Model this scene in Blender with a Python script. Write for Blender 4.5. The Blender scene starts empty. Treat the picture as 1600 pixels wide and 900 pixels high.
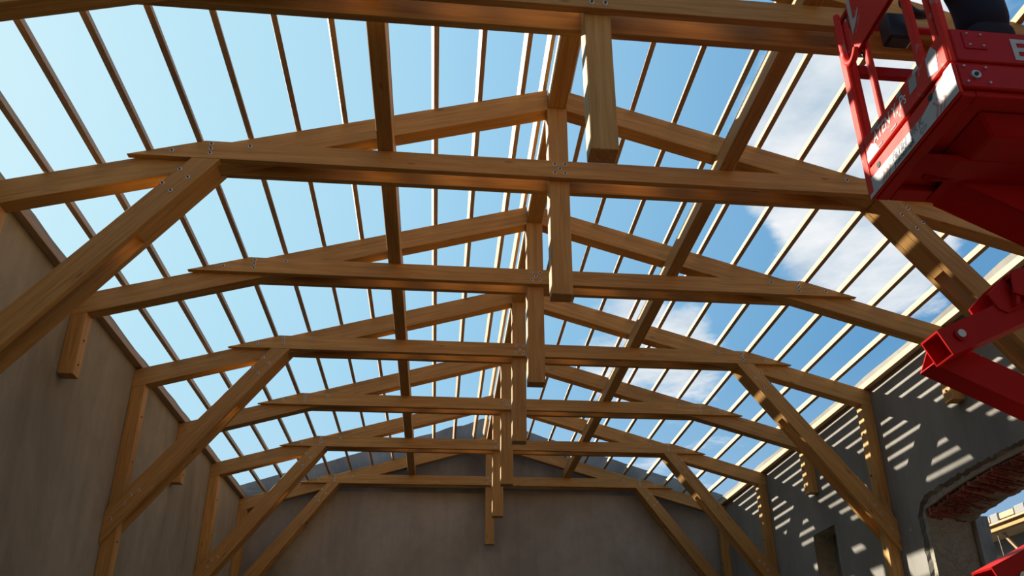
import bpy, bmesh, math, random
from mathutils import Vector, Matrix, noise
C = bpy.context.scene.collection
S = bpy.context.scene
random.seed(7)
R = math.radians

# ------------------------------------------------------------------ camera
CAM = Vector((-1.267, 0.0, 1.6))
yaw, pitch, roll, FPX = 0.1171, 0.4324, -0.0154, 1320.444
PPX, PPY = 37.8, 91.3
cy, sy, cp, sp = math.cos(yaw), math.sin(yaw), math.cos(pitch), math.sin(pitch)
fw = Vector((sy*cp, cy*cp, sp)); rt = Vector((cy, -sy, 0)); up = rt.cross(fw)
rr = math.cos(roll)*rt + math.sin(roll)*up
uu = -math.sin(roll)*rt + math.cos(roll)*up
cam = bpy.data.cameras.new('camera'); co = bpy.data.objects.new('camera', cam); C.objects.link(co)
co.matrix_world = Matrix(((rr.x, uu.x, -fw.x, CAM.x), (rr.y, uu.y, -fw.y, CAM.y), (rr.z, uu.z, -fw.z, CAM.z), (0, 0, 0, 1)))
cam.sensor_width = 36; cam.lens = FPX*36/1600; cam.clip_start = .05; cam.clip_end = 500
cam.shift_x = -PPX/1600; cam.shift_y = PPY/1600
S.camera = co
S.view_settings.view_transform = 'Standard'; S.view_settings.look = 'None'
S.view_settings.gamma = 1; S.view_settings.exposure = 0.0; S.view_settings.use_curve_mapping = False

# ------------------------------------------------------------------ sun and sky
SUN_TRAVEL = Vector((1, -.777, -.694)).normalized()
sl = bpy.data.lights.new('sun', 'SUN'); sl.energy = 13.0; sl.angle = R(.55); sl.color = (1, .93, .80)
so = bpy.data.objects.new('sun', sl); C.objects.link(so)
so.rotation_euler = SUN_TRAVEL.to_track_quat('-Z', 'Y').to_euler(); so.location = (-20, 20, 25)

class NT:
    """tiny helper to write node trees"""
    def __init__(s, tree): s.t = tree; s.n = tree.nodes; s.n.clear()
    def node(s, typ, ins=None, **kw):
        nd = s.n.new(typ)
        for k, v in kw.items(): setattr(nd, k, v)
        for k, v in (ins or {}).items():
            sock = nd.inputs[k]
            if isinstance(v, bpy.types.NodeSocket): s.t.links.new(v, sock)
            else: sock.default_value = v
        return nd
    def math(s, op, a, b=0.0, clamp=False):
        return s.node('ShaderNodeMath', {0: a, 1: b}, operation=op, use_clamp=clamp).outputs[0]
    def mix(s, f, a, b, mode='MIX'):
        nd = s.n.new('ShaderNodeMix'); nd.data_type = 'RGBA'; nd.blend_type = mode
        for i, v in ((0, f), (6, a), (7, b)):
            if isinstance(v, bpy.types.NodeSocket): s.t.links.new(v, nd.inputs[i])
            else: nd.inputs[i].default_value = v if i == 0 else (*v, 1)
        return nd.outputs[2]
    def ramp(s, f, stops, interp='LINEAR'):
        nd = s.n.new('ShaderNodeValToRGB'); nd.color_ramp.interpolation = interp
        e = nd.color_ramp.elements
        while len(e) < len(stops): e.new(.5)
        for el, (p, c) in zip(e, stops):
            el.position = p; el.color = (*c, 1) if not isinstance(c, float) else (c, c, c, 1)
        s.t.links.new(f, nd.inputs[0]); return nd.outputs[0]
    def noise(s, vec, scale, detail=4, rough=.55, dist=0.0):
        return s.node('ShaderNodeTexNoise', {'Vector': vec, 'Scale': scale, 'Detail': detail, 'Roughness': rough, 'Distortion': dist}).outputs[0]
    def map(s, vec, scale=(1, 1, 1), loc=(0, 0, 0), rot=(0, 0, 0)):
        return s.node('ShaderNodeMapping', {'Vector': vec, 'Location': loc, 'Rotation': rot, 'Scale': scale}).outputs[0]

w = bpy.data.worlds.new('sky'); S.world = w; w.use_nodes = True
n = NT(w.node_tree)
dirv = n.node('ShaderNodeTexCoord').outputs['Generated']
def dot(v):
    v = Vector(v).normalized()
    return n.node('ShaderNodeVectorMath', {0: dirv, 1: v}, operation='DOT_PRODUCT').outputs['Value']
sd = dot(-SUN_TRAVEL)
base = n.ramp(sd, [(0.0, (.10, .27, .52)), (.30, (.135, .35, .62)), (.5, (.22, .47, .73)), (.7, (.34, .63, .86)), (.88, (.50, .79, .93)), (1, (.70, .93, 1.0))])
sep = n.node('ShaderNodeSeparateXYZ', {0: dirv})
hz = n.math('SUBTRACT', 1.0, n.math('MULTIPLY', n.math('ABSOLUTE', sep.outputs[2]), 2.6), True)
base = n.mix(n.math('MULTIPLY', hz, .55), base, (.72, .86, .93))
# clouds lie on the right half of the sky
cv = n.node('ShaderNodeVectorMath', {0: dirv, 1: (sep.outputs[2])}, operation='DIVIDE')
cmb = n.node('ShaderNodeCombineXYZ', {0: n.math('DIVIDE', sep.outputs[0], n.math('MAXIMUM', sep.outputs[2], .12)),
                                      1: n.math('DIVIDE', sep.outputs[1], n.math('MAXIMUM', sep.outputs[2], .12)), 2: 0.0}).outputs[0]
cn = n.noise(n.map(cmb, (1, 1, 1), (3.1, 1.7, 0)), 2.3, 9, .62, .25)
# directions of the cloud banks (direction, angular radius, weight)
CLOUDS = [
    (0.402, 0.664, 0.631),
    ((0.368, 0.72, 0.588), 0.12, 0.2),
    ((0.339, 0.747, 0.572), 0.08, 0.1),
    ((0.413, 0.749, 0.517), 0.12, 0.2),
    ((0.453, 0.755, 0.474), 0.12, 0.26),
    ((0.484, 0.758, 0.437), 0.09, 0.2),
    ((0.396, 0.809, 0.436), 0.06, 0.06),
    ((0.167, 0.885, 0.435), 0.1, 0.24),
    ((0.261, 0.859, 0.439), 0.07, 0.2),
    ((0.281, 0.874, 0.397), 0.07, 0.14),
    ((0.235, 0.897, 0.373), 0.1, 0.08),
    ((0.299, 0.891, 0.341), 0.2, 0.16),
    ((0.229, 0.923, 0.311), 0.2, 0.12),
    ((0.507, 0.641, 0.577), 0.24, 0.36),
    ((-0.185, 0.945, 0.271), 0.12, 0.1),
]
def blob(v, r0, r1, amt):
    m = n.node('ShaderNodeMapRange', {'Value': dot(v), 'From Min': math.cos(r0), 'From Max': math.cos(r1), 'To Min': 0.0, 'To Max': amt}); m.interpolation_type = 'SMOOTHSTEP'
    return m.outputs[0]
msk = blob(CLOUDS[0], .19, .03, .33)
for b in CLOUDS[1:]: msk = n.math('ADD', msk, blob(b[0], b[1], .02, b[2]))
dens = n.math('ADD', cn, n.math('SUBTRACT', n.math('MULTIPLY', msk, .86), .345))
dm = n.node('ShaderNodeMapRange', {'Value': dens, 'From Min': .43, 'From Max': .63}); dm.interpolation_type = 'SMOOTHSTEP'
shade = n.noise(cmb, 5.0, 5)
ccol = n.mix(n.math('MULTIPLY', n.math('SUBTRACT', shade, .32, True), 3.0, True), (.55, .66, .76), (.98, .98, .98))
sky = n.mix(n.math('MULTIPLY', dm.outputs[0], .93), base, ccol)
bg = n.node('ShaderNodeBackground', {'Color': sky, 'Strength': 1.0})
n.node('ShaderNodeOutputWorld', {'Surface': bg.outputs[0]})

# ------------------------------------------------------------------ materials
def material(name):
    m = bpy.data.materials.new(name); m.use_nodes = True
    n = NT(m.node_tree)
    b = n.node('ShaderNodeBsdfPrincipled'); n.node('ShaderNodeOutputMaterial', {'Surface': b.outputs[0]})
    return m, n, b
def setc(n, b, col, rough=.6, bump=None, bs=.2, bd=.01, **kw):
    for k, v in dict({'Base Color': col, 'Roughness': rough}, **kw).items():
        if isinstance(v, bpy.types.NodeSocket): n.t.links.new(v, b.inputs[k])
        else: b.inputs[k].default_value = (*v, 1) if isinstance(v, tuple) else v
    if bump is not None:
        bp = n.node('ShaderNodeBump', {'Height': bump, 'Strength': bs, 'Distance': bd}); n.t.links.new(bp.outputs[0], b.inputs['Normal'])
def wood(name, c0, c1, c2, knots=True):
    m, n, b = material(name)
    tc = n.node('ShaderNodeTexCoord').outputs['Object']
    rnd = n.node('ShaderNodeObjectInfo').outputs['Random']
    off = n.node('ShaderNodeCombineXYZ', {0: n.math('MULTIPLY', rnd, 31.0), 1: n.math('MULTIPLY', rnd, 7.0), 2: 0.0}).outputs[0]
    v = n.node('ShaderNodeVectorMath', {0: tc, 1: off}, operation='ADD').outputs[0]
    g1 = n.noise(n.map(v, (.7, 14, 14)), 1.6, 6, .6, .8)
    g2 = n.noise(n.map(v, (.35, 2.2, 2.2)), 1.3, 3)
    col = n.ramp(g1, [(.3, c0), (.55, c1), (.78, c2)])
    col = n.mix(n.math('MULTIPLY', n.math('SUBTRACT', g2, .35, True), .9), col, c0)
    tint = n.ramp(rnd, [(0, (.88, .86, .84)), (1, (1.08, 1.06, 1.0))])
    col = n.mix(1.0, col, tint, 'MULTIPLY')
    if knots:
        vo = n.node('ShaderNodeTexVoronoi', {'Vector': n.map(v, (1.3, 4.5, 4.5)), 'Scale': 1.0, 'Randomness': 1.0})
        k = n.node('ShaderNodeMapRange', {'Value': vo.outputs['Distance'], 'From Min': .10, 'From Max': .04}); 
        col = n.mix(n.math('MULTIPLY', k.outputs[0], .6), col, (.16, .065, .02))
    setc(n, b, col, .62, g1, .05, .004)
    b.inputs['Specular IOR Level'].default_value = .3
    return m
M = {}
M['timber'] = wood('larch_timber', (.35, .175, .046), (.49, .268, .078), (.59, .35, .115))
M['batten'] = wood('spruce_batten', (.36, .23, .13), (.48, .335, .20), (.58, .42, .26))
M['plate'] = wood('plate_timber', (.50, .34, .15), (.64, .46, .23), (.72, .54, .30))

def plaster(name, a, b_, c, streak=True, sc=.5):
    m, n, b = material(name)
    g = n.node('ShaderNodeNewGeometry').outputs['Position']
    n1 = n.noise(n.map(g, (1, 1, .45)), sc, 6, .6, .4)
    n2 = n.noise(g, 2.4, 8, .7)
    n3 = n.noise(n.map(g, (6, 6, .35)), 1.0, 4, .6)
    col = n.ramp(n1, [(.32, a), (.52, b_), (.7, c)])
    col = n.mix(n.math('MULTIPLY', n.math('SUBTRACT', n2, .45, True), 1.3), col, a)
    if streak: col = n.mix(n.math('MULTIPLY', n.math('SUBTRACT', n3, .52, True), .8), col, tuple(x*.5 for x in a))
    fine = n.noise(g, 45, 6, .7)
    setc(n, b, col, .92, n.math('ADD', fine, n.math('MULTIPLY', n2, 1.5)), .35, .006)
    b.inputs['Specular IOR Level'].default_value = .15
    return m
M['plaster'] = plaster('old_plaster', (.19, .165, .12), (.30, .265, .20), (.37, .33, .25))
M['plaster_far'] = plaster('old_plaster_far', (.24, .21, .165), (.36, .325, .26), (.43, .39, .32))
M['plaster_right'] = plaster('grey_plaster', (.17, .155, .132), (.235, .218, .19), (.285, .265, .235))
M['concrete'] = plaster('raw_concrete', (.18, .168, .15), (.27, .255, .23), (.36, .34, .31), False, .9)
M['concrete_light'] = plaster('light_concrete', (.30, .30, .29), (.38, .38, .36), (.45, .45, .43), False, .9)
M['rubble'] = plaster('broken_render', (.10, .09, .075), (.17, .155, .13), (.26, .235, .20), False, 2.2)
M['stone'] = plaster('rubble_stone', (.16, .14, .11), (.28, .25, .20), (.38, .34, .28), False, 2.6)
M['ground'] = plaster('dusty_ground', (.13, .10, .065), (.19, .145, .095), (.25, .20, .14), False, .7)

m, n, b = material('stone_masonry')
g = n.node('ShaderNodeNewGeometry').outputs['Position']
wv = n.node('ShaderNodeVectorMath', {0: g, 1: n.node('ShaderNodeTexNoise', {'Vector': g, 'Scale': 3.0}).outputs['Color']}, operation='ADD').outputs[0]
vo = n.node('ShaderNodeTexVoronoi', {'Vector': n.map(wv, (3.2, 3.2, 4.6)), 'Scale': 1.0}, feature='DISTANCE_TO_EDGE').outputs[0]
vc = n.node('ShaderNodeTexVoronoi', {'Vector': n.map(wv, (3.2, 3.2, 4.6)), 'Scale': 1.0}).outputs['Color']
jn = n.node('ShaderNodeMapRange', {'Value': vo, 'From Min': .0, 'From Max': .06, 'To Min': .75}).outputs[0]
st = n.mix(n.noise(g, 7, 8, .7), (.20, .17, .12), (.42, .37, .28))
st = n.mix(.10, st, n.node('ShaderNodeSeparateColor', {0: vc}).outputs[0] if False else vc, 'SOFT_LIGHT')
col = n.mix(jn, (.12, .10, .08), st)
setc(n, b, col, .95, n.math('ADD', jn, n.math('MULTIPLY', n.noise(g, 18, 6, .7), .8)), .8, .03)
M['masonry'] = m

m, n, b = material('old_brick')
g = n.node('ShaderNodeNewGeometry')
rp = g.outputs['Random Per Island']
col = n.ramp(rp, [(0, (.12, .020, .013)), (.4, (.21, .038, .022)), (.8, (.28, .065, .04)), (1, (.36, .15, .095))])
nz = n.noise(g.outputs['Position'], 16, 7, .7)
col = n.mix(n.math('MULTIPLY', n.math('SUBTRACT', nz, .5, True), 2.0), col, (.42, .36, .28))
setc(n, b, col, .95, nz, .6, .01); M['brick'] = m

m, n, b = material('galvanised_washer'); setc(n, b, (.72, .70, .66), .5, Metallic=.2); M['bolt'] = m
m, n, b = material('steel_nut'); setc(n, b, (.13, .12, .11), .45, Metallic=.3); M['nut'] = m
m, n, b = material('dark_bolt_hole'); setc(n, b, (.02, .018, .015), .8); M['hole'] = m

def red(name, worn=.0, base=(.34, .0035, .002), rough=.42):
    m, n, b = material(name)
    g = n.node('ShaderNodeNewGeometry').outputs['Position']
    n1 = n.noise(g, 3.0, 6, .65)
    col = n.mix(n1, base, tuple(min(1, x*1.35+.01) for x in base))
    if worn:
        n2 = n.noise(n.map(g, (1, 1, 1.0), (1.3, 4.2, .4)), 9.0, 8, .68, .6)
        k = n.node('ShaderNodeMapRange', {'Value': n2, 'From Min': .64-worn, 'From Max': .72-worn}).outputs[0]
        col = n.mix(n.math('MULTIPLY', k, .85), col, (.50, .46, .43))
        n3 = n.noise(g, 5.0, 6, .7)
        k3 = n.node('ShaderNodeMapRange', {'Value': n3, 'From Min': .60, 'From Max': .66}).outputs[0]
        col = n.mix(n.math('MULTIPLY', k3, .6), col, (.30, .27, .25))
    setc(n, b, col, n.math('ADD', n.math('MULTIPLY', n1, .25), rough-.1), n.noise(g, 30, 4), .06, .004)
    b.inputs['Specular IOR Level'].default_value = .12
    return m
M['red'] = red('red_machine_paint')
M['red_worn'] = red('worn_red_paint', .06, (.50, .018, .007), .55)
M['red_faded'] = red('faded_red_paint', -.02, (.50, .018, .007), .55)
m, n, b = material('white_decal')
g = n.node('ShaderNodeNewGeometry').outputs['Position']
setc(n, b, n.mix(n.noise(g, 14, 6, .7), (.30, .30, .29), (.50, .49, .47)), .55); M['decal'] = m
def flat(name, c, r=.6, **kw):
    m, n, b = material(name)
    g = n.node('ShaderNodeNewGeometry').outputs['Position']
    setc(n, b, n.mix(n.noise(g, 20, 5), tuple(x*.85 for x in c), c), r, **kw); M[name] = m; return m
flat('black_print', (.025, .025, .03)); flat('faded_print', (.26, .17, .16)); flat('grey_print', (.25, .25, .25)); flat('pale_print', (.62, .58, .53))
flat('foil_sticker', (.20, .20, .20), .4); flat('chevron_red', (.40, .18, .16)); flat('rubber', (.02, .02, .022), .5)
flat('control_black', (.02, .02, .025), .4); flat('steel', (.45, .45, .43), .35, Metallic=.8)
flat('navy_trousers', (.012, .014, .03), .9); flat('blue_jacket', (.010, .013, .030), .9); flat('skin', (.50, .30, .21), .55)
flat('hair', (.03, .02, .015), .7); flat('boot', (.05, .035, .025), .6); flat('plywood', (.28, .22, .15), .8)
flat('grey_board', (.10, .115, .13), .8); flat('concrete_block', (.26, .25, .24), .9); flat('dark_brown_wall', (.10, .06, .04), .9)

# ------------------------------------------------------------------ mesh helpers
def link(name, bm, mat, parent=None, mw=None, smooth=False):
    bmesh.ops.recalc_face_normals(bm, faces=bm.faces)
    me = bpy.data.meshes.new(name)
    bm.to_mesh(me); bm.free()
    if smooth:
        for p in me.polygons: p.use_smooth = True
    me.materials.append(M[mat] if isinstance(mat, str) else mat)
    o = bpy.data.objects.new(name, me); C.objects.link(o)
    if parent is not None: o.parent = parent
    if mw is not None: o.matrix_basis = mw
    return o
def empty(name, loc=(0, 0, 0)):
    o = bpy.data.objects.new(name, None); o.location = loc; o.empty_display_size = .2; C.objects.link(o); return o
def tag(o, label, cat, group=None, kind=None):
    o['label'] = label; o['category'] = cat
    if group: o['group'] = group
    if kind: o['kind'] = kind
    return o
def bev(bm, w_):
    if w_: bmesh.ops.bevel(bm, geom=[e for e in bm.edges], offset=w_, segments=1, affect='EDGES', profile=.5)
def add_box(bm, x0, x1, y0, y1, z0, z1):
    vs = [bm.verts.new((x, y, z)) for x in (x0, x1) for y in (y0, y1) for z in (z0, z1)]
    for f in ((0, 1, 3, 2), (4, 6, 7, 5), (0, 4, 5, 1), (2, 3, 7, 6), (0, 2, 6, 4), (1, 5, 7, 3)):
        bm.faces.new([vs[i] for i in f])
    return vs
def prism_bm(pts, d0, d1, frame):
    """polygon pts (a,b) extruded d0..d1; frame(a,b,d) -> 3D"""
    bm = bmesh.new()
    A = [bm.verts.new(frame(a, b, d0)) for a, b in pts]
    B = [bm.verts.new(frame(a, b, d1)) for a, b in pts]
    k = len(pts)
    bm.faces.new(A); bm.faces.new(B[::-1])
    for i in range(k): bm.faces.new((A[i], A[(i+1) % k], B[(i+1) % k], B[i]))
    return bm
def add_cyl(bm, p0, p1, r0, r1=None, seg=14, caps=True):
    r1 = r0 if r1 is None else r1
    p0, p1 = Vector(p0), Vector(p1); ax = (p1-p0).normalized()
    q = ax.to_track_quat('Z', 'Y')
    A, B = [], []
    for i in range(seg):
        a = 2*math.pi*i/seg; v = q @ Vector((math.cos(a), math.sin(a), 0))
        A.append(bm.verts.new(p0+v*r0)); B.append(bm.verts.new(p1+v*r1))
    for i in range(seg): bm.faces.new((A[i], A[(i+1) % seg], B[(i+1) % seg], B[i]))
    if caps: bm.faces.new(A[::-1]); bm.faces.new(B)
def add_pipe(bm, pts, r, seg=10, caps=True):
    pts = [Vector(p) for p in pts]; rings = []
    t = (pts[1]-pts[0]).normalized(); nrm = t.orthogonal().normalized()
    for i, p in enumerate(pts):
        t2 = ((pts[min(i+1, len(pts)-1)]-pts[max(i-1, 0)])).normalized()
        nrm = (nrm - t2*nrm.dot(t2)).normalized(); bn = t2.cross(nrm)
        rad = r[i] if isinstance(r, (list, tuple)) else r
        rings.append([bm.verts.new(p+(nrm*math.cos(2*math.pi*k/seg)+bn*math.sin(2*math.pi*k/seg))*rad) for k in range(seg)])
    for a, b2 in zip(rings, rings[1:]):
        for k in range(seg): bm.faces.new((a[k], a[(k+1) % seg], b2[(k+1) % seg], b2[k]))
    if caps: bm.faces.new(rings[0][::-1]); bm.faces.new(rings[-1])
def curve_pts(pts, k=8):
    """Catmull-Rom"""
    P_ = [Vector(p) for p in pts]; out = []
    for i in range(len(P_)-1):
        a, b2, c, d = P_[max(i-1, 0)], P_[i], P_[i+1], P_[min(i+2, len(P_)-1)]
        for j in range(k):
            t = j/k; out.append(.5*((2*b2)+(c-a)*t+(2*a-5*b2+4*c-d)*t*t+(3*b2-a-3*c+d)*t**3))
    out.append(P_[-1]); return out
def plank(name, pts, y0, y1, ang, parent, mat='timber', bw=.005):
    """timber in the truss plane: polygon pts (x,z), thickness y0..y1, grain along angle ang; local x is the grain"""
    ox, oz = pts[0]; ym = (y0+y1)/2
    ca, sa = math.cos(ang), math.sin(ang)
    loc = [((x-ox)*ca+(z-oz)*sa, -(x-ox)*sa+(z-oz)*ca) for x, z in pts]
    bm = prism_bm(loc, y0-ym, y1-ym, lambda a, b, d: (a, d, b)); bev(bm, bw)
    mw = Matrix.Translation((ox, ym, oz)) @ Matrix.Rotation(-ang, 4, 'Y')
    return link(name, bm, mat, parent, mw)

# ------------------------------------------------------------------ dimensions (metres, floor at z = 0)
W = 6.3
ZC, HC = 7.559, .24            # collar underside and height
TP, TM = .082, .203            # collar plank thickness, mid timber thickness
ZR, SL, D = 8.972, .292, .3105 # ridge of rafter tops, slope, vertical rafter depth
ZRP = 8.984                    # line the collar ends are cut to
ZPB, ZPT, WP = 6.052, 8.656, .12
YT = [5.535, 8.092, 10.671, 13.239, 15.873, 18.489, 21.509]
YF = 22.0                      # far wall face
aS = math.atan(SL)
zt = lambda x: ZR-SL*abs(x)

# ------------------------------------------------------------------ setting
def struct(o, label=None):
    o['kind'] = 'structure'
    if label: o['label'] = label
    return o
bm = bmesh.new(); add_box(bm, -30, 40, -30, 60, -.3, 0); struct(link('floor', bm, 'ground'))
# left wall (rough top), far wall, near wall
def rough_top(y0, y1, z, n_, amp, seed):
    return [(y0+(y1-y0)*i/n_, z+amp*noise.noise(Vector((i*.35, seed, 0)))) for i in range(n_+1)]
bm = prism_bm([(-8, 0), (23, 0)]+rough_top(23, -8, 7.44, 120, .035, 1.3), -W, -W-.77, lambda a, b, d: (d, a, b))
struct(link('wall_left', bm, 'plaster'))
# far wall: lower plastered wall + raw gable above it
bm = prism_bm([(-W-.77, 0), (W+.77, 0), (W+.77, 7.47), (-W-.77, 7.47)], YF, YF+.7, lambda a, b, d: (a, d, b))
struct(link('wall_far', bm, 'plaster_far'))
gp = [(-W-.77, 7.47), (W+.77, 7.47)]
for i in range(0, 81):
    x = W+.77-(2*W+1.54)*i/80
    gp.append((x, 9.60-.315*abs(x+.1)+(.0 if i % 80 else -.1)+.05*noise.noise(Vector((i*.4, 5, 0)))))
bm = prism_bm(gp, YF+.035, YF+.6, lambda a, b, d: (a, d, b))
struct(link('wall_far_gable', bm, 'concrete'))
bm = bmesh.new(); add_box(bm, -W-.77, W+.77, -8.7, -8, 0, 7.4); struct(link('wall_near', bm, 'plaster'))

# right wall with arched opening and window recess
def wall_with_holes(name, outer, holes, x0, x1, mat):
    cu = bpy.data.curves.new(name, 'CURVE'); cu.dimensions = '2D'; cu.fill_mode = 'BOTH'; cu.extrude = (x1-x0)/2
    for pts in [outer]+holes:
        sp_ = cu.splines.new('POLY'); sp_.points.add(len(pts)-1); sp_.use_cyclic_u = True
        for p_, (a, b2) in zip(sp_.points, pts): p_.co = (a, b2, 0, 1)
    tmp = bpy.data.objects.new('tmp', cu); C.objects.link(tmp)
    bpy.context.view_layer.update()
    me = bpy.data.meshes.new_from_object(tmp.evaluated_get(bpy.context.evaluated_depsgraph_get()))
    bpy.data.objects.remove(tmp); me.name = name
    me.transform(Matrix(((0, 0, 1, (x0+x1)/2), (1, 0, 0, 0), (0, 1, 0, 0), (0, 0, 0, 1))))
    me.materials.clear(); me.materials.append(M[mat])
    o = bpy.data.objects.new(name, me); C.objects.link(o); return o
YJ0, YJ1 = 7.6, 12.45
def arch(zc_, drop, y0=YJ0, y1=YJ1, k=40):
    ym = (y0+y1)/2; h = (y1-y0)/2
    return [(y1-(y1-y0)*i/k, zc_-drop*(abs(y1-(y1-y0)*i/k-ym)/h)**2.2) for i in range(k+1)]
inner_arch = lambda y: 4.90-.24*(abs(y-(YJ0+YJ1)/2)/((YJ1-YJ0)/2))**2.4
outer_arch = lambda y: 4.74-.17*(abs(y-(YJ0+YJ1)/2)/((YJ1-YJ0)/2))**2.4
edge = []
for i in range(0, 101):
    y = 12.62-(12.62-7.45)*i/100
    e_ = 5.05-.10*(abs(y-10.03)/2.6)**2-.28*max(0, (abs(y-10.03)-2.2)/.4)**2
    edge.append((y+.0, e_+.045*noise.noise(Vector((i*.5, 2, 0)))+.03*noise.noise(Vector((i*1.7, 9, 0)))))
jag = lambda y, z0, z1, s: [(y+.05*noise.noise(Vector((i*.6, s, 3))), z0+(z1-z0)*i/50) for i in range(1, 50)]
hole_plaster = [(12.60, 0)]+jag(12.60, 0, 4.72, 4)+edge+jag(7.47, 4.7, 0, 8)+[(7.47, 0)]
hole_core = [(YJ1, 0)]+[(y, outer_arch(y)+.20) for y in [YJ1-(YJ1-YJ0)*i/40 for i in range(41)]]+[(YJ0, 0)]
niche = [(15.52, 2.4), (16.52, 2.4), (16.52, 5.235), (15.52, 5.235)]
top = rough_top(23, -8, 7.44, 120, .03, 4.4)
# the opening reaches the ground, so it is part of the outline
def outline(hole): return [(-8, 0), hole[-1]]+hole[::-1][1:-1]+[hole[0], (23, 0)]+top
struct(wall_with_holes('wall_right', outline(hole_plaster), [niche], W, W+.05, 'plaster_right'))
niche_deep = [(15.60, 2.35), (16.52, 2.35), (16.52, 5.235), (15.60, 5.235)]
struct(wall_with_holes('wall_right_core', outline(hole_core), [niche], W+.05, W+.77, 'masonry'))
bm = bmesh.new(); add_box(bm, W+.42, W+.6, 15.3, 16.7, 2.2, 5.4); struct(link('wall_right_niche_back', bm, 'rubble'))
# broken render rim around the opening
bm = bmesh.new()
rim = [(y, z) for y, z in hole_plaster]
inner = []
for i, (y, z) in enumerate(rim):
    inner.append((min(max(y, YJ0), YJ1), min(z, outer_arch(min(max(y, YJ0), YJ1))+.20)))
L1 = [bm.verts.new((W+.001, y, z)) for y, z in rim]
L2 = [bm.verts.new((W+.05+.03*noise.noise(Vector((y*9, z*9, 1))), y*.6+iy*.4, z*.6+iz*.4)) for (y, z), (iy, iz) in zip(rim, inner)]
L3 = [bm.verts.new((W+.10+.03*noise.noise(Vector((y*7, z*7, 4))), iy, iz)) for (y, z), (iy, iz) in zip(rim, inner)]
for a, b2 in ((L1, L2), (L2, L3)):
    for i in range(len(a)-1):
        try: bm.faces.new((a[i], a[i+1], b2[i+1], b2[i]))
        except ValueError: pass
struct(link('trim_1', bm, 'rubble'), 'broken render rim around the arched opening')
# brick arch: one mesh of loose bricks over the opening
bm = bmesh.new(); rng = random.Random(3)
yy = YJ1
while yy > YJ0:
    th = rng.uniform(.052, .066)
    xs = W+.10+rng.uniform(-.05, .02); row = rng.random()*.12
    xlim = W+rng.uniform(.48, .66)
    while xs < xlim:
        ln = rng.uniform(.20, .27)-row; row = 0
        xe = min(xs+ln, W+.68)
        t0 = (xs-W)/.77; t1 = (xe-W)/.77
        jz = rng.uniform(-.018, .018)
        ym = yy-th/2
        zA = inner_arch(ym)*(1-t0)+outer_arch(ym)*t0+jz; zB = inner_arch(ym)*(1-t1)+outer_arch(ym)*t1+jz+rng.uniform(-.008, .008)
        sk = rng.uniform(-.006, .006)
        vs = []
        for (x, z, s_) in ((xs, zA, 0), (xe, zB, sk)):
            for (y, dz) in ((yy-th+.006, 0), (yy-.006, 0), (yy-.006, .16), (yy-th+.006, .16)):
                vs.append(bm.verts.new((x, y+s_, z+dz)))
        for f in ((0, 1, 2, 3), (7, 6, 5, 4), (0, 4, 5, 1), (1, 5, 6, 2), (2, 6, 7, 3), (3, 7, 4, 0)): bm.faces.new([vs[q] for q in f])
        xs = xe+rng.uniform(.010, .018)
    yy -= th+rng.uniform(.012, .022)
struct(link('trim_2', bm, 'brick'), 'red brick arch over the opening')
bm = bmesh.new()   # mortar bed behind the bricks, rough stone towards the outside
k = 90
for i in range(k):
    ya, yb = YJ1-(YJ1-YJ0)*i/k, YJ1-(YJ1-YJ0)*(i+1)/k
    sec = []
    for yq in (ya, yb):
        row = []
        for u in range(9):
            x = W+.08+.69*u/8; t_ = .08+.92*u/8; zz = inner_arch(yq)*(1-t_)+outer_arch(yq)*t_
            rough = .022*noise.noise(Vector((x*9, yq*9, 2)))+.012*noise.noise(Vector((x*25, yq*25, 2)))
            row.append((x, yq, zz+(.030 if u < 5 else .004)+(rough if u >= 5 else rough*.3)))
        sec.append(row)
    for u in range(8):
        bm.faces.new([bm.verts.new(p_) for p_ in (sec[0][u], sec[0][u+1], sec[1][u+1], sec[1][u])])
    o_, i_ = sec[0][8], sec[1][8]
    bm.faces.new([bm.verts.new(p_) for p_ in (o_, (o_[0], o_[1], o_[2]+.2), (i_[0], i_[1], i_[2]+.2), i_)])
bmesh.ops.remove_doubles(bm, verts=bm.verts, dist=.0005)
struct(link('trim_3', bm, 'stone'), 'pale mortar between the arch bricks')
# concrete pilaster on the outside of the opening
bm = bmesh.new(); add_box(bm, W+.79, W+1.02, 12.36, 12.75, 0, 4.66); bev(bm, .01)
struct(link('trim_4', bm, 'stone'), 'grey concrete jamb outside the arched opening')

# ------------------------------------------------------------------ trusses
def beam_bolt(parent, x, y, z, r=.019, name='bolt'):
    bm = bmesh.new()
    add_cyl(bm, (0, 0, 0), (0, -.005, 0), r*1.25, r*1.25, 16)      # washer
    add_cyl(bm, (0, -.005, 0), (0, -.018, 0), r*.72, r*.72, 6)     # nut
    add_cyl(bm, (0, -.018, 0), (0, -.026, 0), r*.36, r*.33, 8)     # thread end
    bm.faces.ensure_lookup_table()
    o = link(name, bm, 'bolt', parent, Matrix.Translation((x, y, z)))
    o.data.materials.append(M['nut'])
    for p in o.data.polygons:
        if min(o.data.vertices[v].co.y for v in p.vertices) < -.006: p.material_index = 1
    return o
bolt_src = {}
def put_bolt(parent, x, y, z):
    if 'b' not in bolt_src:
        o = beam_bolt(parent, x, y, z); bolt_src['b'] = o; return o
    o = bolt_src['b'].copy(); C.objects.link(o); o.parent = parent; o.matrix_basis = Matrix.Translation((x, y, z)); return o
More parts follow.
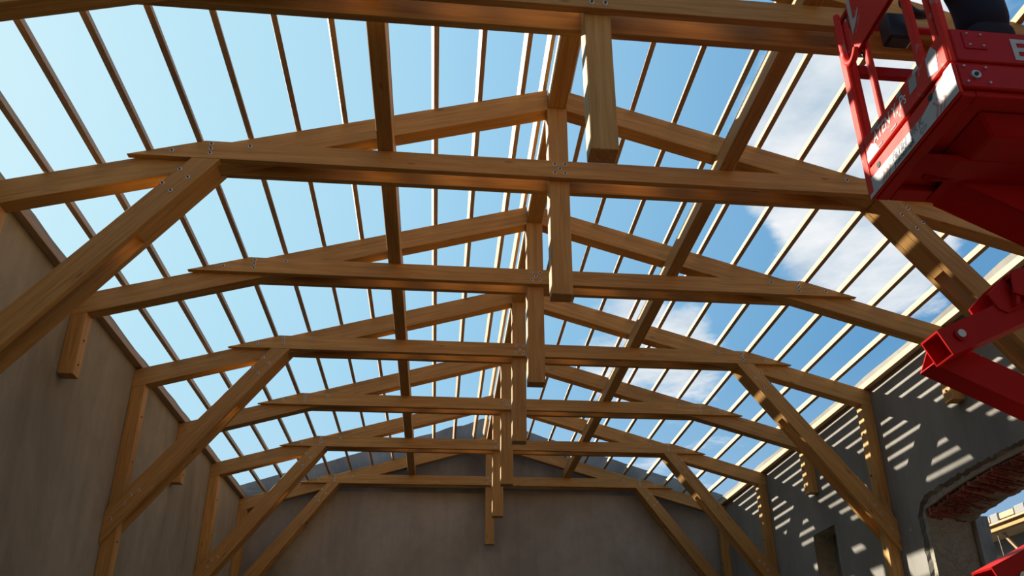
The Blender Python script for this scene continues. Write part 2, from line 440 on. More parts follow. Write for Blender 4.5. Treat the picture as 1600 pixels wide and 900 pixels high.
def put_hole(parent, x, y, z):
    if 'h' not in bolt_src:
        bm = bmesh.new(); add_cyl(bm, (-.012, 0, 0), (.003, 0, 0), .016, .016, 12)  # solid dark disc: the shade of a bolt hole put into its colour
        bolt_src['h'] = link('bolt_hole_disc', bm, 'hole', parent, Matrix.Translation((x, y, z))); return
    o = bolt_src['h'].copy(); C.objects.link(o); o.parent = parent; o.matrix_basis = Matrix.Translation((x, y, z))

BR_T0, BR_T1 = 4.175, 3.865      # brace top edge on the collar underside
def make_truss(y, braced, first_y=None):
    root = empty('roof_truss', (0, y, 0))
    # rafters
    for s in (-1, 1):
        x0, x1 = .112, W-.002
        pts = [(s*x0, zt(x0)), (s*x1, zt(x1)), (s*x1, zt(x1)-D), (s*x0, zt(x0)-D)]
        plank('rafter', pts, TP, TP+TM, -s*aS if s > 0 else aS, root)
    # collar planks front and back
    xt, xk = (ZRP-ZC)/SL, (ZRP-ZC-HC)/SL
    plank('collar_beam', [(-xt, ZC), (xt, ZC), (xk, ZC+HC), (-xk, ZC+HC)], 0, TP, 0, root, bw=.004)
    xt2, xk2 = (ZR-ZC-.005)/SL, (ZR-.005-ZC-HC)/SL
    plank('collar_beam', [(-xt2, ZC), (xt2, ZC), (xk2, ZC+HC), (-xk2, ZC+HC)], TP+TM, 2*TP+TM, 0, root, bw=.004)
    kp = plank('king_post', [(-WP, ZPB), (-WP, ZPT), (WP, ZPT), (WP, ZPB)], TP+.0005, TP+TM-.0005, math.pi/2, root, bw=.006)
    # wall posts and braces
    for s in (-1, 1):
        zpb = 5.985 if not braced else .0
        x0, x1 = W-.205, W-.004
        ztop = zt(x1)-D-.001
        pts = [(s*x1, zpb), (s*x1, zt(x1)-D-.001), (s*x0, zt(x0)-D-.001), (s*x0, zpb)]
        plank('wall_post', pts, TP+.0005, TP+TM-.0005, math.pi/2, root, bw=.006)
        for zz in ((6.15, 6.5) if not braced else (4.35, 5.6, 6.35)):
            put_hole(root, s*(x0)-(.003 if s > 0 else -.003) if s < 0 else x0-.003, TP+TM*.5, zz)
        if braced:
            br = empty('brace'); br.parent = root
            # edge lines from the collar down to the wall
            pts = [(s*BR_T0, ZC-.002), (s*BR_T1, ZC-.002), (s*(W-.003), 4.28), (s*(W-.003), 4.80)]
            ang = math.atan2(4.80-ZC, s*(W-BR_T0))
            for y0 in (0, TP+TM):
                plank('brace_plank', pts, y0, y0+TP, ang, br, bw=.004)
            # packing piece between the planks at the top
            t = .36
            lerp = lambda a, b2, t_: (a[0]+(b2[0]-a[0])*t_, a[1]+(b2[1]-a[1])*t_)
            xa = BR_T0
            q0, q1 = pts[1], lerp(pts[1], pts[2], .30)
            # top follows rafter underside
            zr = lambda x: zt(x)-D-.004
            nrm = Vector((-(pts[2][1]-pts[1][1]), pts[2][0]-pts[1][0])).normalized()*(-s*.001)
            t0p = lerp(pts[0], pts[3], .30)
            # where the brace's upper edge meets the rafter underside
            tx = 0
            for i_ in range(200):
                qq = lerp(pts[0], pts[3], i_/200)
                if qq[1] < zr(abs(qq[0])): tx = i_/200; break
            up_ = lerp(pts[0], pts[3], tx)
            zz0 = min(ZC-.003, zr(BR_T1))
            tx1 = 0
            for i_ in range(200):
                qq = lerp(pts[1], pts[2], i_/200)
                if qq[1] < zr(abs(qq[0])): tx1 = i_/200; break
            lo_ = lerp(pts[1], pts[2], tx1)
            plank('packing_block', [lo_, q1, t0p, up_], TP+.001, TP+TM-.001, ang, br, bw=.003)
            for (bx, bz) in ((4.275, 7.385), (4.175, 7.285), (4.43, 7.19), (4.33, 7.10)): put_bolt(br, s*bx, 0, bz)
            for (bx, bz) in ((5.97, 5.03), (5.86, 5.10), (6.04, 4.90), (6.19, 4.66)): put_bolt(br, s*bx, 0, bz)
    for s in (-1, 1):
        put_bolt(root, s*4.40, 0, 7.635); put_bolt(root, s*3.56, 0, 7.752)
        for dz in (.064, 0, -.064): put_bolt(root, s*3.985, 0, 7.692+dz)
    for bx, bz in ((-.062, 7.745), (.062, 7.745), (0, 7.683), (-.062, 7.622), (.062, 7.622)): put_bolt(root, bx, 0, bz)
    return root
def copy_tree(o, parent=None):
    c = o.copy(); C.objects.link(c)
    if parent is not None: c.parent = parent
    for ch in list(o.children): copy_tree(ch, c)
    return c
TR_LABELS = [
    'timber roof truss nearest the viewer, crossing the top edge behind the red basket',
    'second timber roof truss from the front, with the largest pair of diagonal braces',
    'third timber roof truss from the front, on short posts below the largest braces',
    'fourth timber roof truss from the front, braced pair reaching mid-height of the walls',
    'fifth timber roof truss from the front, short posts without diagonal braces',
    'sixth timber roof truss from the front, braced, last but one before the gable',
    'farthest timber roof truss, braced, standing close against the end wall']
plain = braced_ = None
for i, y in enumerate(YT):
    isb = i in (1, 3, 5, 6)
    src = braced_ if isb else plain
    if src is None:
        t = make_truss(y, isb)
        if isb: braced_ = t
        else: plain = t
    else:
        t = copy_tree(src); t.location = (0, y, 0)
    tag(t, TR_LABELS[i], 'roof truss', 'timber roof trusses')

# ------------------------------------------------------------------ purlins, ridge beam, battens, plates (grain along local x = world y)
def long_timber(name, xc, zb, wd, ht, y0, y1, tilt, mat, bw=.004):
    bm = bmesh.new(); add_box(bm, 0, y1-y0, -wd/2, wd/2, 0, ht); bev(bm, bw)
    # local x -> +Y, local y -> -X, local z -> Z ; then tilt about Y
    mw = Matrix.Translation((xc, y0, zb)) @ Matrix.Rotation(tilt, 4, 'Y') @ Matrix.Rotation(math.pi/2, 4, 'Z')
    return link(name, bm, mat, None, mw)
Y0B = -1.5
PU = ['heavy square purlin on the collar beams left of the ridge', 'heavy square purlin on the collar beams right of the ridge']
for s, lb in ((-1, PU[0]), (1, PU[1])):
    tag(long_timber('purlin', s*2.04, ZC+HC+.0005, .18, .232, Y0B, YF+.02, 0, 'timber', .006), lb, 'purlin', 'heavy purlins')
tag(long_timber('ridge_beam', 0, ZPT+.0005, .22, .205, Y0B, YF+.02, 0, 'timber', .006), 'timber ridge beam resting on top of the king posts', 'beam')
ORD = ['first', 'second', 'third', 'fourth', 'fifth', 'sixth', 'seventh', 'eighth', 'ninth', 'tenth', 'eleventh']
rb = random.Random(5)
for s, side in ((-1, 'left'), (1, 'right')):
    for k in range(11):
        x = (.425+.528*k)
        o = long_timber('roof_batten', s*x, zt(x)+.013, .058, .125, Y0B+rb.uniform(0, .4), YF+.05, s*aS, 'batten', .002)
        tag(o, '%s thin roof batten from the ridge on the %s slope' % (ORD[k], side), 'roof batten', 'thin roof battens on the %s slope' % side)
    # close batten beside ridge
    x = .150
    o = long_timber('roof_batten', s*x, zt(x)+.013, .05, .125, Y0B, YF+.05, s*aS, 'batten', .002)
    tag(o, 'thin roof batten lying right beside the ridge beam on the %s slope' % side, 'roof batten', 'thin roof battens on the %s slope' % side)
    o = long_timber('wall_plate', s*(W-.058), zt(W)+.036, .112, .10, Y0B, YF-.005, 0, 'batten', .003)
    tag(o, 'squared timber plate along the top of the %s wall' % side, 'wall plate', 'timber plates on the side walls')

# ------------------------------------------------------------------ red aerial lift: basket
XA, YB_, YA_, ZB = .725, 2.415, 3.165, 3.90
XE = 2.45
def part(name, mat, parent, *boxes, bw=.004, label=None):
    bm = bmesh.new()
    for b_ in boxes: add_box(bm, *b_)
    bev(bm, bw)
    o = link(name, bm, mat, parent)
    if label: o['label'] = label
    return o
def child_link(o, parent): o.parent = parent; return o
def side_poly(name, pts, mat, parent, x=XA-.0025, t=.002):
    """flat piece on the left side of the basket: pts (y,z)"""
    bm = prism_bm(pts, x, x+t, lambda a, b, d: (d, a, b)); return link(name, bm, mat, parent)
def text_mesh(name, txt, size, mat, parent, origin, xdir, zdir, shear=0.0, sx=1.0, bold=0.0):
    cu = bpy.data.curves.new(name, 'FONT'); cu.body = txt; cu.size = size; cu.shear = shear; cu.offset = bold; cu.extrude = .0002
    tmp = bpy.data.objects.new('tmp', cu); C.objects.link(tmp); bpy.context.view_layer.update()
    me = bpy.data.meshes.new_from_object(tmp.evaluated_get(bpy.context.evaluated_depsgraph_get())); bpy.data.objects.remove(tmp)
    xd = Vector(xdir).normalized(); zd = Vector(zdir).normalized(); nd = xd.cross(zd)
    me.transform(Matrix(((xd.x*sx, zd.x, nd.x, origin[0]), (xd.y*sx, zd.y, nd.y, origin[1]), (xd.z*sx, zd.z, nd.z, origin[2]), (0, 0, 0, 1))))
    me.materials.clear(); me.materials.append(M[mat]); me.name = name
    o = bpy.data.objects.new(name, me); C.objects.link(o); o.parent = parent; return o

bk = tag(empty('lift_basket'), 'red steel work basket of an aerial lift at the top right corner', 'lift basket')
# floor pan seen from below with frame and stiffeners
fl = part('floor_pan', 'red', bk, (XA+.022, XE, YB_+.02, YA_-.02, ZB+.035, ZB+.045))
part('floor_frame', 'red', bk, (XA+.021, XA+.085, YB_+.021, YA_-.002, ZB+.0, ZB+.034), (XA+.086, XE, YA_-.09, YA_-.002, ZB, ZB+.034),
     (XA+.086, XE, YB_+.021, YB_+.08, ZB+.004, ZB+.034))
bm = bmesh.new()   # raised tray pressed in the middle of the underside
q0 = [(XA+.17, YB_+.13), (XE-.05, YB_+.13), (XE-.05, YA_-.13), (XA+.17, YA_-.13)]
q1 = [(XA+.27, YB_+.22), (XE-.12, YB_+.22), (XE-.12, YA_-.2), (XA+.27, YA_-.2)]
A_ = [bm.verts.new((x, y, ZB+.034)) for x, y in q0]; B_ = [bm.verts.new((x, y, ZB-.025)) for x, y in q1]
for i in range(4): bm.faces.new((A_[i], A_[(i+1) % 4], B_[(i+1) % 4], B_[i]))
bm.faces.new(B_[::-1]); bm.faces.new(A_); bev(bm, .01)
link('floor_tray', bm, 'red', bk)
# left side: toe board in two folded strips with a groove between
toe = part('toe_board', 'red_faded', bk, (XA, XA+.018, YB_, YA_, ZB, 4.052), label='toe board with sticker strip')
up_ = part('kick_plate', 'red_worn', bk, (XA-.006, XA+.02, YB_+.01, YA_-.045, 4.066, 4.222), bw=.006, label='scuffed plate with white paint smears')
part('shadow_gap_strip', 'red', bk, (XA+.012, XA+.02, YB_+.01, YA_-.01, 4.045, 4.07), bw=0)
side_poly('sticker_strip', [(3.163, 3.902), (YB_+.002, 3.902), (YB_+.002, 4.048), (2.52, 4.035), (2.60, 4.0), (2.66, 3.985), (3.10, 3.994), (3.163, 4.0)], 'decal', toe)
for y0 in (3.045, 2.585):
    for k_ in range(3):
        yy_ = y0-.028*k_ if y0 > 3 else y0-.028*k_
        sgn = 1
        side_poly('chevron', [(yy_, 3.906), (yy_-.014, 3.906), (yy_-.040*sgn, 3.944), (yy_-.014, 3.982), (yy_, 3.982), (yy_-.026*sgn, 3.944)], 'chevron_red', toe, x=XA-.0032)
text_mesh('lettering', 'FaTiH', .052, 'black_print', toe, (XA-.0035, 2.935, 3.950), (0, -1, 0), (0, 0, 1), .25, 1.0, .0012)
text_mesh('lettering', 'VR K.', .048, 'faded_print', toe, (XA-.0035, 2.775, 3.952), (0, -1, 0), (0, 0, 1), .25, 1.0, .0008)
text_mesh('lettering', 'y\u00fckselmek', .050, 'black_print', toe, (XA-.0035, 2.925, 3.914), (0, -1, 0), (0, 0, 1), .1, .82, .0003)
text_mesh('lettering', 'i\u00e7in', .050, 'grey_print', toe, (XA-.0035, 2.705, 3.914), (0, -1, 0), (0, 0, 1), .1, .82)
text_mesh('lettering', 'ATEN Y. Ps', .085, 'pale_print', up_, (XA-.0075, 3.035, 4.125), (0, -1, 0), (0, 0, 1), .15, .74, .001)
for yy_, zz_ in ((3.02, 4.085), (2.89, 4.082)): side_poly('slot', [(yy_, zz_), (yy_-.05, zz_), (yy_-.052, zz_+.009), (yy_-.002, zz_+.009)], 'black_print', up_, x=XA-.0080)
bm = bmesh.new(); add_cyl(bm, (XA-.003, 3.045, 4.017), (XA+.012, 3.045, 4.017), .015); link('drain_hole', bm, 'hole', toe)
bm = bmesh.new(); add_cyl(bm, (XA-.003, 2.585, 4.017), (XA+.012, 2.585, 4.017), .017); link('drain_hole', bm, 'hole', toe)
for y0, y1, z0, z1 in ((3.04, 2.97, 4.19, 4.217), (2.80, 2.76, 4.19, 4.212), (2.70, 2.64, 4.13, 4.20)):
    side_poly('foil_sticker', [(y0, z0), (y1, z0), (y1-.01, z1), (y0-.012, z1)], 'foil_sticker', up_, x=XA-.0078)
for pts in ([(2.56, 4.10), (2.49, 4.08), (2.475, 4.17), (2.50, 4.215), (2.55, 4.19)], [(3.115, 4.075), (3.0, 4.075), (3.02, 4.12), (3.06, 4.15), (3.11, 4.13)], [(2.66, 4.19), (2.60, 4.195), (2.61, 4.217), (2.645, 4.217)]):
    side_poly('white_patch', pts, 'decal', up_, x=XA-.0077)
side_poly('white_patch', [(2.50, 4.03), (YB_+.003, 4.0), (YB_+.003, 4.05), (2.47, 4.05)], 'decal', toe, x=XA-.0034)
# posts and rails
part('corner_post', 'red_faded', bk, (XA-.004, XA+.020, YA_-.043, YA_+.012, ZB+.02, 5.0), (XA+.021, XA+.058, YA_-.043, YA_+.012, ZB+.15, 5.0), bw=.006)
part('corner_post', 'red_faded', bk, (XA+.0, XA+.04, 2.418, 2.452, 4.06, 5.0), (XA+.0, XA+.04, 2.460, 2.492, 4.222, 5.0), bw=.008)
part('side_post', 'red_faded', bk, (XA+.005, XA+.032, 2.945, 2.978, 4.222, 4.72), bw=.005)
part('side_post', 'red_faded', bk, (XA+.005, XA+.034, 2.590, 2.632, 4.222, 4.92), bw=.005)
part('mid_rail', 'red', bk, (XA+.06, XE, YA_-.035, YA_, 4.645, 4.715), bw=.006)
part('mid_rail', 'red', bk, (XA+.045, XE, YB_+.004, YB_+.036, 4.56, 4.60), bw=.006)
bm = bmesh.new()
for zz_ in (5.0,):
    add_pipe(bm, [(XA+.02, YB_+.02, zz_), (XE, YB_+.02, zz_), (XE, YA_-.02, zz_), (XA+.02, YA_-.02, zz_), (XA+.02, YB_+.02, zz_)], .021, 12)
link('top_rail', bm, 'red', bk, smooth=True)
for xx in (1.55, 2.40): part('back_post', 'red', bk, (xx, xx+.035, YA_-.035, YA_, ZB+.04, 4.98), bw=.005)
for xx in (1.62, 2.40): part('front_post', 'red', bk, (xx, xx+.035, YB_+.004, YB_+.036, ZB+.04, 4.98), bw=.005)
# gate panel with its U-bent tube
gp_ = part('gate_panel', 'red_faded', bk, (XA-.02, XA-.012, 2.52, 3.0, 4.66, 4.98), bw=.002, label='flat gate panel with pale sticker')
part('gate_frame', 'red', bk, (XA-.011, XA+.004, 2.50, 3.005, 4.655, 4.685), bw=.003)
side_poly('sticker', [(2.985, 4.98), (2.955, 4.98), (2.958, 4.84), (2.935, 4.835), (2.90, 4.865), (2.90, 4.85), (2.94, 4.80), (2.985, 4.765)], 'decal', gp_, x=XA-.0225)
side_poly('sticker', [(2.87, 4.98), (2.84, 4.98), (2.85, 4.93), (2.875, 4.94)], 'foil_sticker', gp_, x=XA-.0225)
bm = bmesh.new()
add_pipe(bm, curve_pts([(XA-.02, 3.095, 5.0), (XA-.03, 3.085, 4.85), (XA-.035, 3.075, 4.72), (XA-.035, 3.062, 4.655), (XA-.03, 3.035, 4.63), (XA-.025, 3.005, 4.645), (XA-.02, 2.985, 4.68)]), .017, 12)
link('bent_tube', bm, 'red_faded', bk, smooth=True)
bm = bmesh.new(); add_pipe(bm, curve_pts([(XA+.01, 2.995, 4.67), (XA+.03, 2.99, 4.55), (XA+.03, 2.975, 4.42), (XA+.02, 2.985, 4.30), (XA+.02, 2.98, 4.255)]), .006, 8)
link('hanging_cable', bm, 'rubber', bk, smooth=True)
bm = bmesh.new(); add_pipe(bm, curve_pts([(XA+.03, 3.08, 5.0), (XA+.03, 3.06, 4.9), (XA+.03, 3.055, 4.78), (XA+.025, 3.04, 4.70)]), .011, 8)
link('hose', bm, 'rubber', bk, smooth=True)
cbx = part('control_box', 'control_black', bk, (XA+.17, XA+.30, 2.97, 3.06, 4.76, 4.93), bw=.012, label='black control box')
bm = bmesh.new(); add_pipe(bm, curve_pts([(XA+.27, 2.90, 4.99), (XA+.24, 2.91, 4.93), (XA+.30, 2.92, 4.87), (XA+.40, 2.94, 4.90)]), .025, 10)
link('cable_loom', bm, 'rubber', bk, smooth=True)
# front side facing the viewer
fp = part('front_panel', 'red', bk, (XA+.028, XE, YB_-.006, YB_+.012, 4.062, 4.232), bw=.005)
lp = part('front_toe_board', 'red', bk, (XA+.020, XE, YB_-.001, YB_+.0205, ZB+.030, 4.050), bw=.005)
part('front_groove', 'red', bk, (XA+.020, XE, YB_+.006, YB_+.016, 4.045, 4.065), bw=0)
mp = part('mount_plate', 'red', fp, (.797, .897, YB_-.010, YB_-.0062, 4.126, 4.216), bw=.002)
def fbolt(parent, x, z, r, y=YB_-.007, mat='steel', name='rivet'):
    bm = bmesh.new(); add_cyl(bm, (x, y, z), (x, y-.006, z), r, r*.7, 10); return link(name, bm, mat, parent)
for x, z in ((.817, 4.202), (.877, 4.200), (.820, 4.143), (.878, 4.141)): fbolt(mp, x, z, .006, YB_-.010)
for x, z in ((.771, 4.033), (.864, 4.031), (.771, 3.953), (.866, 3.953)): fbolt(lp, x, z, .007, YB_-.002)
bm = bmesh.new(); add_cyl(bm, (.812, YB_-.001, 3.99), (.812, YB_-.010, 3.99), .022, .020, 20); link('pivot_washer', bm, 'steel', lp)
bm = bmesh.new(); add_cyl(bm, (.812, YB_-.010, 3.99), (.812, YB_-.014, 3.99), .009, .009, 14); link('pivot_hole', bm, 'hole', lp)
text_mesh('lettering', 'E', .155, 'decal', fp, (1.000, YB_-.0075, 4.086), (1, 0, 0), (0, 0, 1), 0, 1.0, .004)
# jib bracket below the floor
jb = lambda x: (3.895-.526*(x-1.01))
bm = prism_bm([(.98, ZB-.002), (1.38, ZB-.002), (1.95, 3.894-.476*(1.95-1.387)-.01), (1.95, jb(1.95)), (1.03, jb(1.03))], 2.957, 3.155, lambda a, b, d: (a, d, b)); bev(bm, .008)
link('jib_bracket', bm, 'red', bk)
bm = prism_bm([(.80, ZB-.0005), (1.55, ZB-.0005), (1.45, ZB-.03), (.95, ZB-.03)], 2.80, 2.925, lambda a, b, d: (a, d, b)); link('floor_rib', bm, 'red', bk)

# the basket above is drawn at a reduced drawing scale; bring every part to its real size at its real corner
K_ = 3.67/2.3
for o_ in bk.children_recursive:
    if o_.type == 'MESH' and o_.data.name not in bolt_src:
        o_.data.transform(Matrix.Scale(K_, 4) @ Matrix.Translation((-XA, -YB_, -ZB)))
bk.location = (1.912, 3.854, 5.270)

# ------------------------------------------------------------------ red articulated boom, axis in the plane y = YM
def conv(x, z, y=4.5):
    k_ = y/4.5; return (CAM.x+(x-CAM.x)*k_, CAM.z+(z-CAM.z)*k_)
def tube_arm(name, p0, p1, h, y0, y1, parent, t=.012, mat='red', cut=0.0):
    """hollow box-section arm from p0 to p1 (x,z), open at p0"""
    p0 = Vector((p0[0], 0, p0[1])); p1 = Vector((p1[0], 0, p1[1])); d = p1-p0; L = d.length; ang = math.atan2(d.z, d.x)
    bm = bmesh.new(); ym = (y1-y0)/2
    def ring(x, hh, yy_): return [bm.verts.new((x+cut*(zz/h), a*yy_, zz)) for a, zz in ((-1, -hh), (1, -hh), (1, hh), (-1, hh))]
    o0, o1 = ring(0, h/2, ym), ring(L, h/2, ym); i0, i1 = ring(0, h/2-t, ym-t), ring(min(.6, L*.8), h/2-t, ym-t)
    for k_ in range(4):
        j = (k_+1) % 4
        bm.faces.new((o0[k_], o0[j], o1[j], o1[k_])); bm.faces.new((i0[k_], i1[k_], i1[j], i0[j])); bm.faces.new((o0[k_], i0[k_], i0[j], o0[j]))
    bm.faces.new(i1); bm.faces.new(o1)
    mw = Matrix.Translation((p0.x, (y0+y1)/2, p0.z)) @ Matrix.Rotation(-ang, 4, 'Y')
    return link(name, bm, mat, parent, mw)
bo = tag(empty('lift_boom'), 'red articulated lift boom entering from the right edge, its elbow pointing left', 'lift boom')
YM0, YM1 = 4.5, 4.70
c_ = conv
# upper arm: top edge (1.808,3.894)-(2.214,4.08), bottom edge (1.889,3.724)-(2.429,3.974)
a0, a1, a2, a3 = c_(1.808, 3.894), c_(2.214, 4.08), c_(1.900, 3.735), c_(2.429, 3.974)
s0 = ((a0[0]+a2[0])/2, (a0[1]+a2[1])/2); dd = Vector((a1[0]-a0[0], a1[1]-a0[1])).normalized()
hgt = abs((a2[0]-a0[0])*(-dd.y)+(a2[1]-a0[1])*dd.x)
ua = tube_arm('upper_arm', s0, (s0[0]+dd.x*2.2, s0[1]+dd.y*2.2), hgt, YM0, YM1, bo)
# lower arm, behind: top edge (2.024,3.755)-(2.33,3.612); bottom (1.803,3.63)-(2.273,3.406)
c2_ = lambda x, z: conv(x, z, 4.72)
b0, b1, b2_, b3 = c2_(2.024, 3.755), c2_(2.33, 3.612), c2_(1.700, 3.685), c2_(2.273, 3.406)
dl = Vector((b3[0]-b2_[0], b3[1]-b2_[1])).normalized()
hl = abs((b0[0]-b2_[0])*(-dl.y)+(b0[1]-b2_[1])*dl.x)
nl = Vector((-dl.y, dl.x))
s1 = (b2_[0]+nl.x*hl/2+dl.x*.05, b2_[1]+nl.y*hl/2+dl.y*.05)
tube_arm('lower_arm', s1, (s1[0]+dl.x*2.4, s1[1]+dl.y*2.4), hl, YM1+.02, YM1+.19, bo)
pc = c_(1.965, 3.872)
bm = bmesh.new(); add_cyl(bm, (pc[0], YM0-.018, pc[1]), (pc[0], YM0+.02, pc[1]), .042, .036, 20); link('pivot_boss', bm, 'red', bo, smooth=False)
bm = bmesh.new(); add_cyl(bm, (pc[0], YM0-.028, pc[1]), (pc[0], YM0-.018, pc[1]), .027, .029, 20); link('pivot_pin', bm, 'steel', bo)
# knuckle casting on the upper arm at the right
kf = [c_(*p) for p in ((2.385, 4.32), (2.50, 4.355), (2.95, 4.56), (2.95, 4.20), (2.474, 4.125), (2.365, 4.16))]
kn = [c_(*p) for p in ((2.225, 4.17), (2.36, 4.30), (2.50, 4.355), (2.95, 4.56), (2.95, 4.20), (2.474, 4.10), (2.33, 4.04), (2.27, 4.07))]
ko = link('knuckle', prism_bm(kf, YM0-.07, YM0-.055, lambda a, b, d: (a, d, b)), 'red', bo)
link('knuckle', prism_bm(kn, YM1+.002, YM1+.015, lambda a, b, d: (a, d, b)), 'red', bo)
link('knuckle', prism_bm(kn, YM0-.012, YM0-.001, lambda a, b, d: (a, d, b)), 'red', bo)
kt = [c_(*p) for p in ((2.225, 4.17), (2.36, 4.30), (2.37, 4.285), (2.245, 4.165))]
link('knuckle_web', prism_bm([c_(*p) for p in ((2.36, 4.30), (2.95, 4.56), (2.95, 4.53), (2.37, 4.27))], YM0-.055, YM1+.001, lambda a, b, d: (a, d, b)), 'red', bo)
link('knuckle_web', prism_bm([c_(*p) for p in ((2.42, 4.29), (2.45, 4.30), (2.40, 4.09), (2.37, 4.08))], YM0-.055, YM1+.001, lambda a, b, d: (a, d, b)), 'red', bo)
pk = c_(2.52, 4.265)
bm = bmesh.new(); add_cyl(bm, (pk[0], YM0-.085, pk[1]), (pk[0], YM1+.06, pk[1]), .034, .034, 20); link('pivot_pin', bm, 'steel', bo)
bm = bmesh.new(); add_cyl(bm, (pk[0], YM0-.089, pk[1]), (pk[0], YM0-.085, pk[1]), .018, .018, 16); link('pivot_hole', bm, 'hole', bo)
# base arm low at the right edge
f0, f1 = c_(1.80, 2.425), c_(2.033, 2.53)
df = Vector((f1[0]-f0[0], f1[1]-f0[1])).normalized(); nf = Vector((-df.y, df.x)); hf = .155
s2 = (f0[0]-nf.x*hf/2+.008, f0[1]-nf.y*hf/2)
tube_arm('base_arm', s2, (s2[0]+df.x*2.2, s2[1]+df.y*2.2), hf, YM0, YM1, bo)
pb_ = c_(1.985, 2.37)
bm = bmesh.new(); add_cyl(bm, (pb_[0], YM0-.018, pb_[1]), (pb_[0], YM0, pb_[1]), .030, .030, 20); link('pivot_pin', bm, 'steel', bo)
# tower links out of frame that carry the arms down to the floor
xr = max(s1[0]+dl.x*2.4, s2[0]+df.x*2.2)
part('turret', 'red', bo, (3.92, 4.75, 4.35, 5.05, .75, 4.9), bw=.02)
part('chassis', 'red', bo, (2.9, 5.4, 4.0, 5.4, .35, .75), bw=.03)
for xx in (3.2, 5.05):
    for yy_ in (3.93, 5.47):
        bm = bmesh.new(); add_cyl(bm, (xx, yy_-.11, .32), (xx, yy_+.11, .32), .32, .32, 28); link('wheel', bm, 'rubber', bo)

# ------------------------------------------------------------------ worker standing in the basket
pr = tag(empty('person', (2.62, 4.30, 5.345)), 'person in dark navy work clothes standing in the red lift basket, arms raised', 'person')
def skinned(name, verts, edges, mat, parent, root=0, sub=2):
    me = bpy.data.meshes.new(name); me.from_pydata([v[:3] for v in verts], edges, [])
    o = bpy.data.objects.new(name, me); C.objects.link(o)
    md = o.modifiers.new('skin', 'SKIN'); md.use_smooth_shade = True
    for i_, v in enumerate(verts):
        sv = me.skin_vertices[0].data[i_]; r_ = v[3]; sv.radius = r_ if isinstance(r_, tuple) else (r_, r_); sv.use_root = (i_ == root)
    o.modifiers.new('sub', 'SUBSURF').levels = sub; o.modifiers['sub'].render_levels = sub
    bpy.context.view_layer.update()
    me2 = bpy.data.meshes.new_from_object(o.evaluated_get(bpy.context.evaluated_depsgraph_get())); bpy.data.objects.remove(o)
    me2.name = name; me2.materials.clear(); me2.materials.append(M[mat])
    for p in me2.polygons: p.use_smooth = True
    o = bpy.data.objects.new(name, me2); C.objects.link(o); o.parent = parent; return o
bv = [(0, 0, .95, .09), (0, 0, 1.12, .09), (0, 0, 1.28, .10), (0, 0, 1.42, .08), (0, -.01, 1.50, .055), (0, -.02, 1.60, .088), (0, -.02, 1.68, .085),
      (.10, 0, .86, .055), (.15, -.02, .50, .062), (.16, .02, .12, .042), (.16, -.10, .05, .04),
      (-.10, 0, .86, .055), (-.15, -.02, .50, .062), (-.16, .02, .12, .042), (-.16, -.10, .05, .04),
      (.20, 0, 1.40, .062), (.30, -.06, 1.62, .045), (.24, -.16, 1.86, .033), (.23, -.18, 1.93, .030),
      (-.20, 0, 1.40, .062), (-.30, -.06, 1.62, .045), (-.24, -.16, 1.86, .033), (-.23, -.18, 1.93, .030)]
be = [(0, 1), (1, 2), (2, 3), (3, 4), (4, 5), (5, 6), (0, 7), (7, 8), (8, 9), (9, 10), (0, 11), (11, 12), (12, 13), (13, 14), (3, 15), (15, 16), (16, 17), (17, 18), (3, 19), (19, 20), (20, 21), (21, 22)]
for s_, wi in ((1, 18), (-1, 22)):          # five curled fingers on each hand, closed over the top rail
    bx_ = .23*s_
    for fx, ln in ((-.030, .9), (-.010, 1.0), (.010, .95), (.029, .78)):
        i0_ = len(bv)
        bv += [(bx_+fx, -.185, 1.985, .0105), (bx_+fx, -.20, 1.985+.035*ln, .0095), (bx_+fx, -.225, 1.985+.060*ln, .0085)]
        be += [(wi, i0_), (i0_, i0_+1), (i0_+1, i0_+2)]
    i0_ = len(bv)
    bv += [(bx_-.045*s_, -.195, 1.955, .011), (bx_-.055*s_, -.215, 1.985, .009)]; be += [(wi, i0_), (i0_, i0_+1)]
skinned('body', bv, be, 'skin', pr)
tv = [(0, 0, 1.0, .16), (0, 0, .90, .165), (.10, 0, .80, .115), (.15, -.02, .50, .078), (.16, .02, .10, .062), (-.10, 0, .80, .115), (-.15, -.02, .50, .078), (-.16, .02, .10, .062)]
skinned('trousers', tv, [(0, 1), (1, 2), (2, 3), (3, 4), (1, 5), (5, 6), (6, 7)], 'navy_trousers', pr)
jv = [(0, 0, .84, .20), (0, 0, 1.10, .185), (0, 0, 1.30, .19), (0, 0, 1.42, .14), (0, -.01, 1.48, .07), (.20, 0, 1.40, .08), (.30, -.06, 1.62, .060), (.245, -.15, 1.84, .046),
      (-.20, 0, 1.40, .08), (-.30, -.06, 1.62, .060), (-.245, -.15, 1.84, .046)]
skinned('jacket', jv, [(0, 1), (1, 2), (2, 3), (3, 4), (3, 5), (5, 6), (6, 7), (3, 8), (8, 9), (9, 10)], 'blue_jacket', pr)
bm = bmesh.new(); bmesh.ops.create_uvsphere(bm, u_segments=20, v_segments=14, radius=1, matrix=Matrix.Translation((0, -.01, 1.70)) @ Matrix.Diagonal((.092, .108, .085, 1)))
bmesh.ops.delete(bm, geom=[v for v in bm.verts if v.co.z < 1.685 and v.co.y < .02], context='VERTS'); link('hair', bm, 'hair', pr, smooth=True)
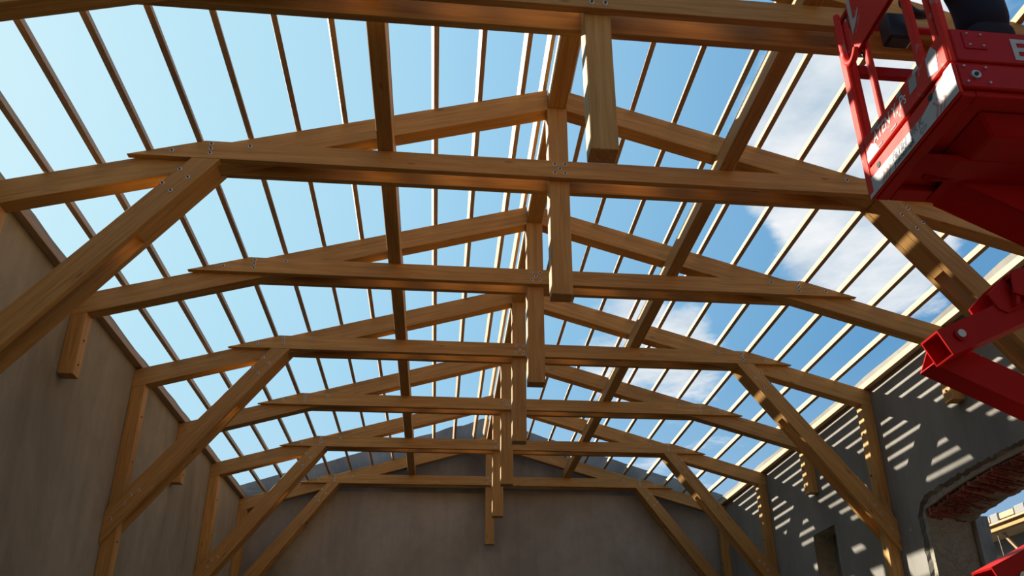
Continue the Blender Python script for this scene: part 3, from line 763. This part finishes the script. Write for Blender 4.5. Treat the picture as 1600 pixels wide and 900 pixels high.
for s_ in (-1, 1):
    bm = bmesh.new(); bmesh.ops.create_uvsphere(bm, u_segments=16, v_segments=10, radius=1, matrix=Matrix.Translation((.16*s_, -.055, .05)) @ Matrix.Diagonal((.052, .14, .05, 1)))
    link('boot', bm, 'boot', pr, smooth=True)
    bm = bmesh.new(); bmesh.ops.create_uvsphere(bm, u_segments=10, v_segments=8, radius=1, matrix=Matrix.Translation((.087*s_, -.01, 1.625)) @ Matrix.Diagonal((.012, .02, .032, 1)))
    link('ear', bm, 'skin', pr, smooth=True)
    bm = bmesh.new(); bmesh.ops.create_uvsphere(bm, u_segments=10, v_segments=8, radius=.011, matrix=Matrix.Translation((.032*s_, -.098, 1.64))); link('eye', bm, 'decal', pr, smooth=True)
bm = bmesh.new(); add_cyl(bm, (0, -.10, 1.635), (0, -.125, 1.60), .010, .017, 10); link('nose', bm, 'skin', pr, smooth=True)
bm = bmesh.new(); add_pipe(bm, curve_pts([(-.025, -.098, 1.568), (0, -.105, 1.565), (.025, -.098, 1.568)]), .005, 8); link('mouth', bm, 'faded_print', pr, smooth=True)
pr.rotation_euler = (0, 0, R(180))

# ------------------------------------------------------------------ neighbouring building seen through the arch
nb = tag(empty('neighbour_house', (12, 18, 0)), 'half-built neighbouring roof edge with boards and blocks seen through the arch', 'building')
nb.location = (0, 0, 0)
NY0, NY1 = 12.0, 27.0
part('wall', 'dark_brown_wall', nb, (12.9, 13.3, NY0, NY1, 0, 5.25), bw=0)
part('wall_panel', 'grey_board', nb, (12.55, 12.62, NY0, NY1, 5.29, 5.86), bw=0)
part('ledge', 'plywood', nb, (12.0, 12.9, NY0, NY1, 5.25, 5.29), bw=.005)
part('soffit_board', 'plywood', nb, (11.95, 12.9, NY0, NY1, 5.86, 5.90), bw=.005)
part('eave_beam', 'timber', nb, (11.88, 11.95, NY0, NY1, 5.88, 6.02), bw=.005)
part('fascia', 'batten', nb, (11.80, 11.88, NY0, NY1, 6.01, 6.06), bw=.004)
rn = random.Random(11); yb_ = NY0
while yb_ < NY1-1:
    ln = rn.uniform(.5, 1.0); part('roof_board', 'batten', nb, (11.86, 12.3, yb_, yb_+ln, 6.10, 6.24), bw=.01)
    yb_ += ln+.03; l2 = rn.uniform(.25, .4)
    part('concrete_block', 'concrete_block', nb, (11.84, 12.2, yb_, yb_+l2, 6.065, 6.27), bw=.015); yb_ += l2+.05
for yb_ in (13.2, 15.0, 16.8, 18.55, 20.3):
    bm = bmesh.new(); add_pipe(bm, [(12.3, yb_, 5.3), (12.1, yb_+.28, 5.86)], .045, 4); link('strut', bm, 'batten', nb)
    bm = bmesh.new(); add_pipe(bm, [(12.0, yb_+.35, 5.9), (12.0, yb_+.2, 4.3)], .012, 6); link('hanging_wire', bm, 'plywood', nb)
for k_ in range(30):
    yb_ = NY0+k_*.5+rn.uniform(0, .2); part('rubble_block', 'concrete_block', nb, (12.0, 12.25, yb_, yb_+rn.uniform(.1, .3), 5.295, 5.295+rn.uniform(.05, .13)), bw=.01)
bm = bmesh.new(); add_pipe(bm, [(12.0, 19.1, 5.2), (12.0, 19.1, 3.2)], .03, 8); link('downpipe', bm, 'concrete_block', nb, smooth=True)
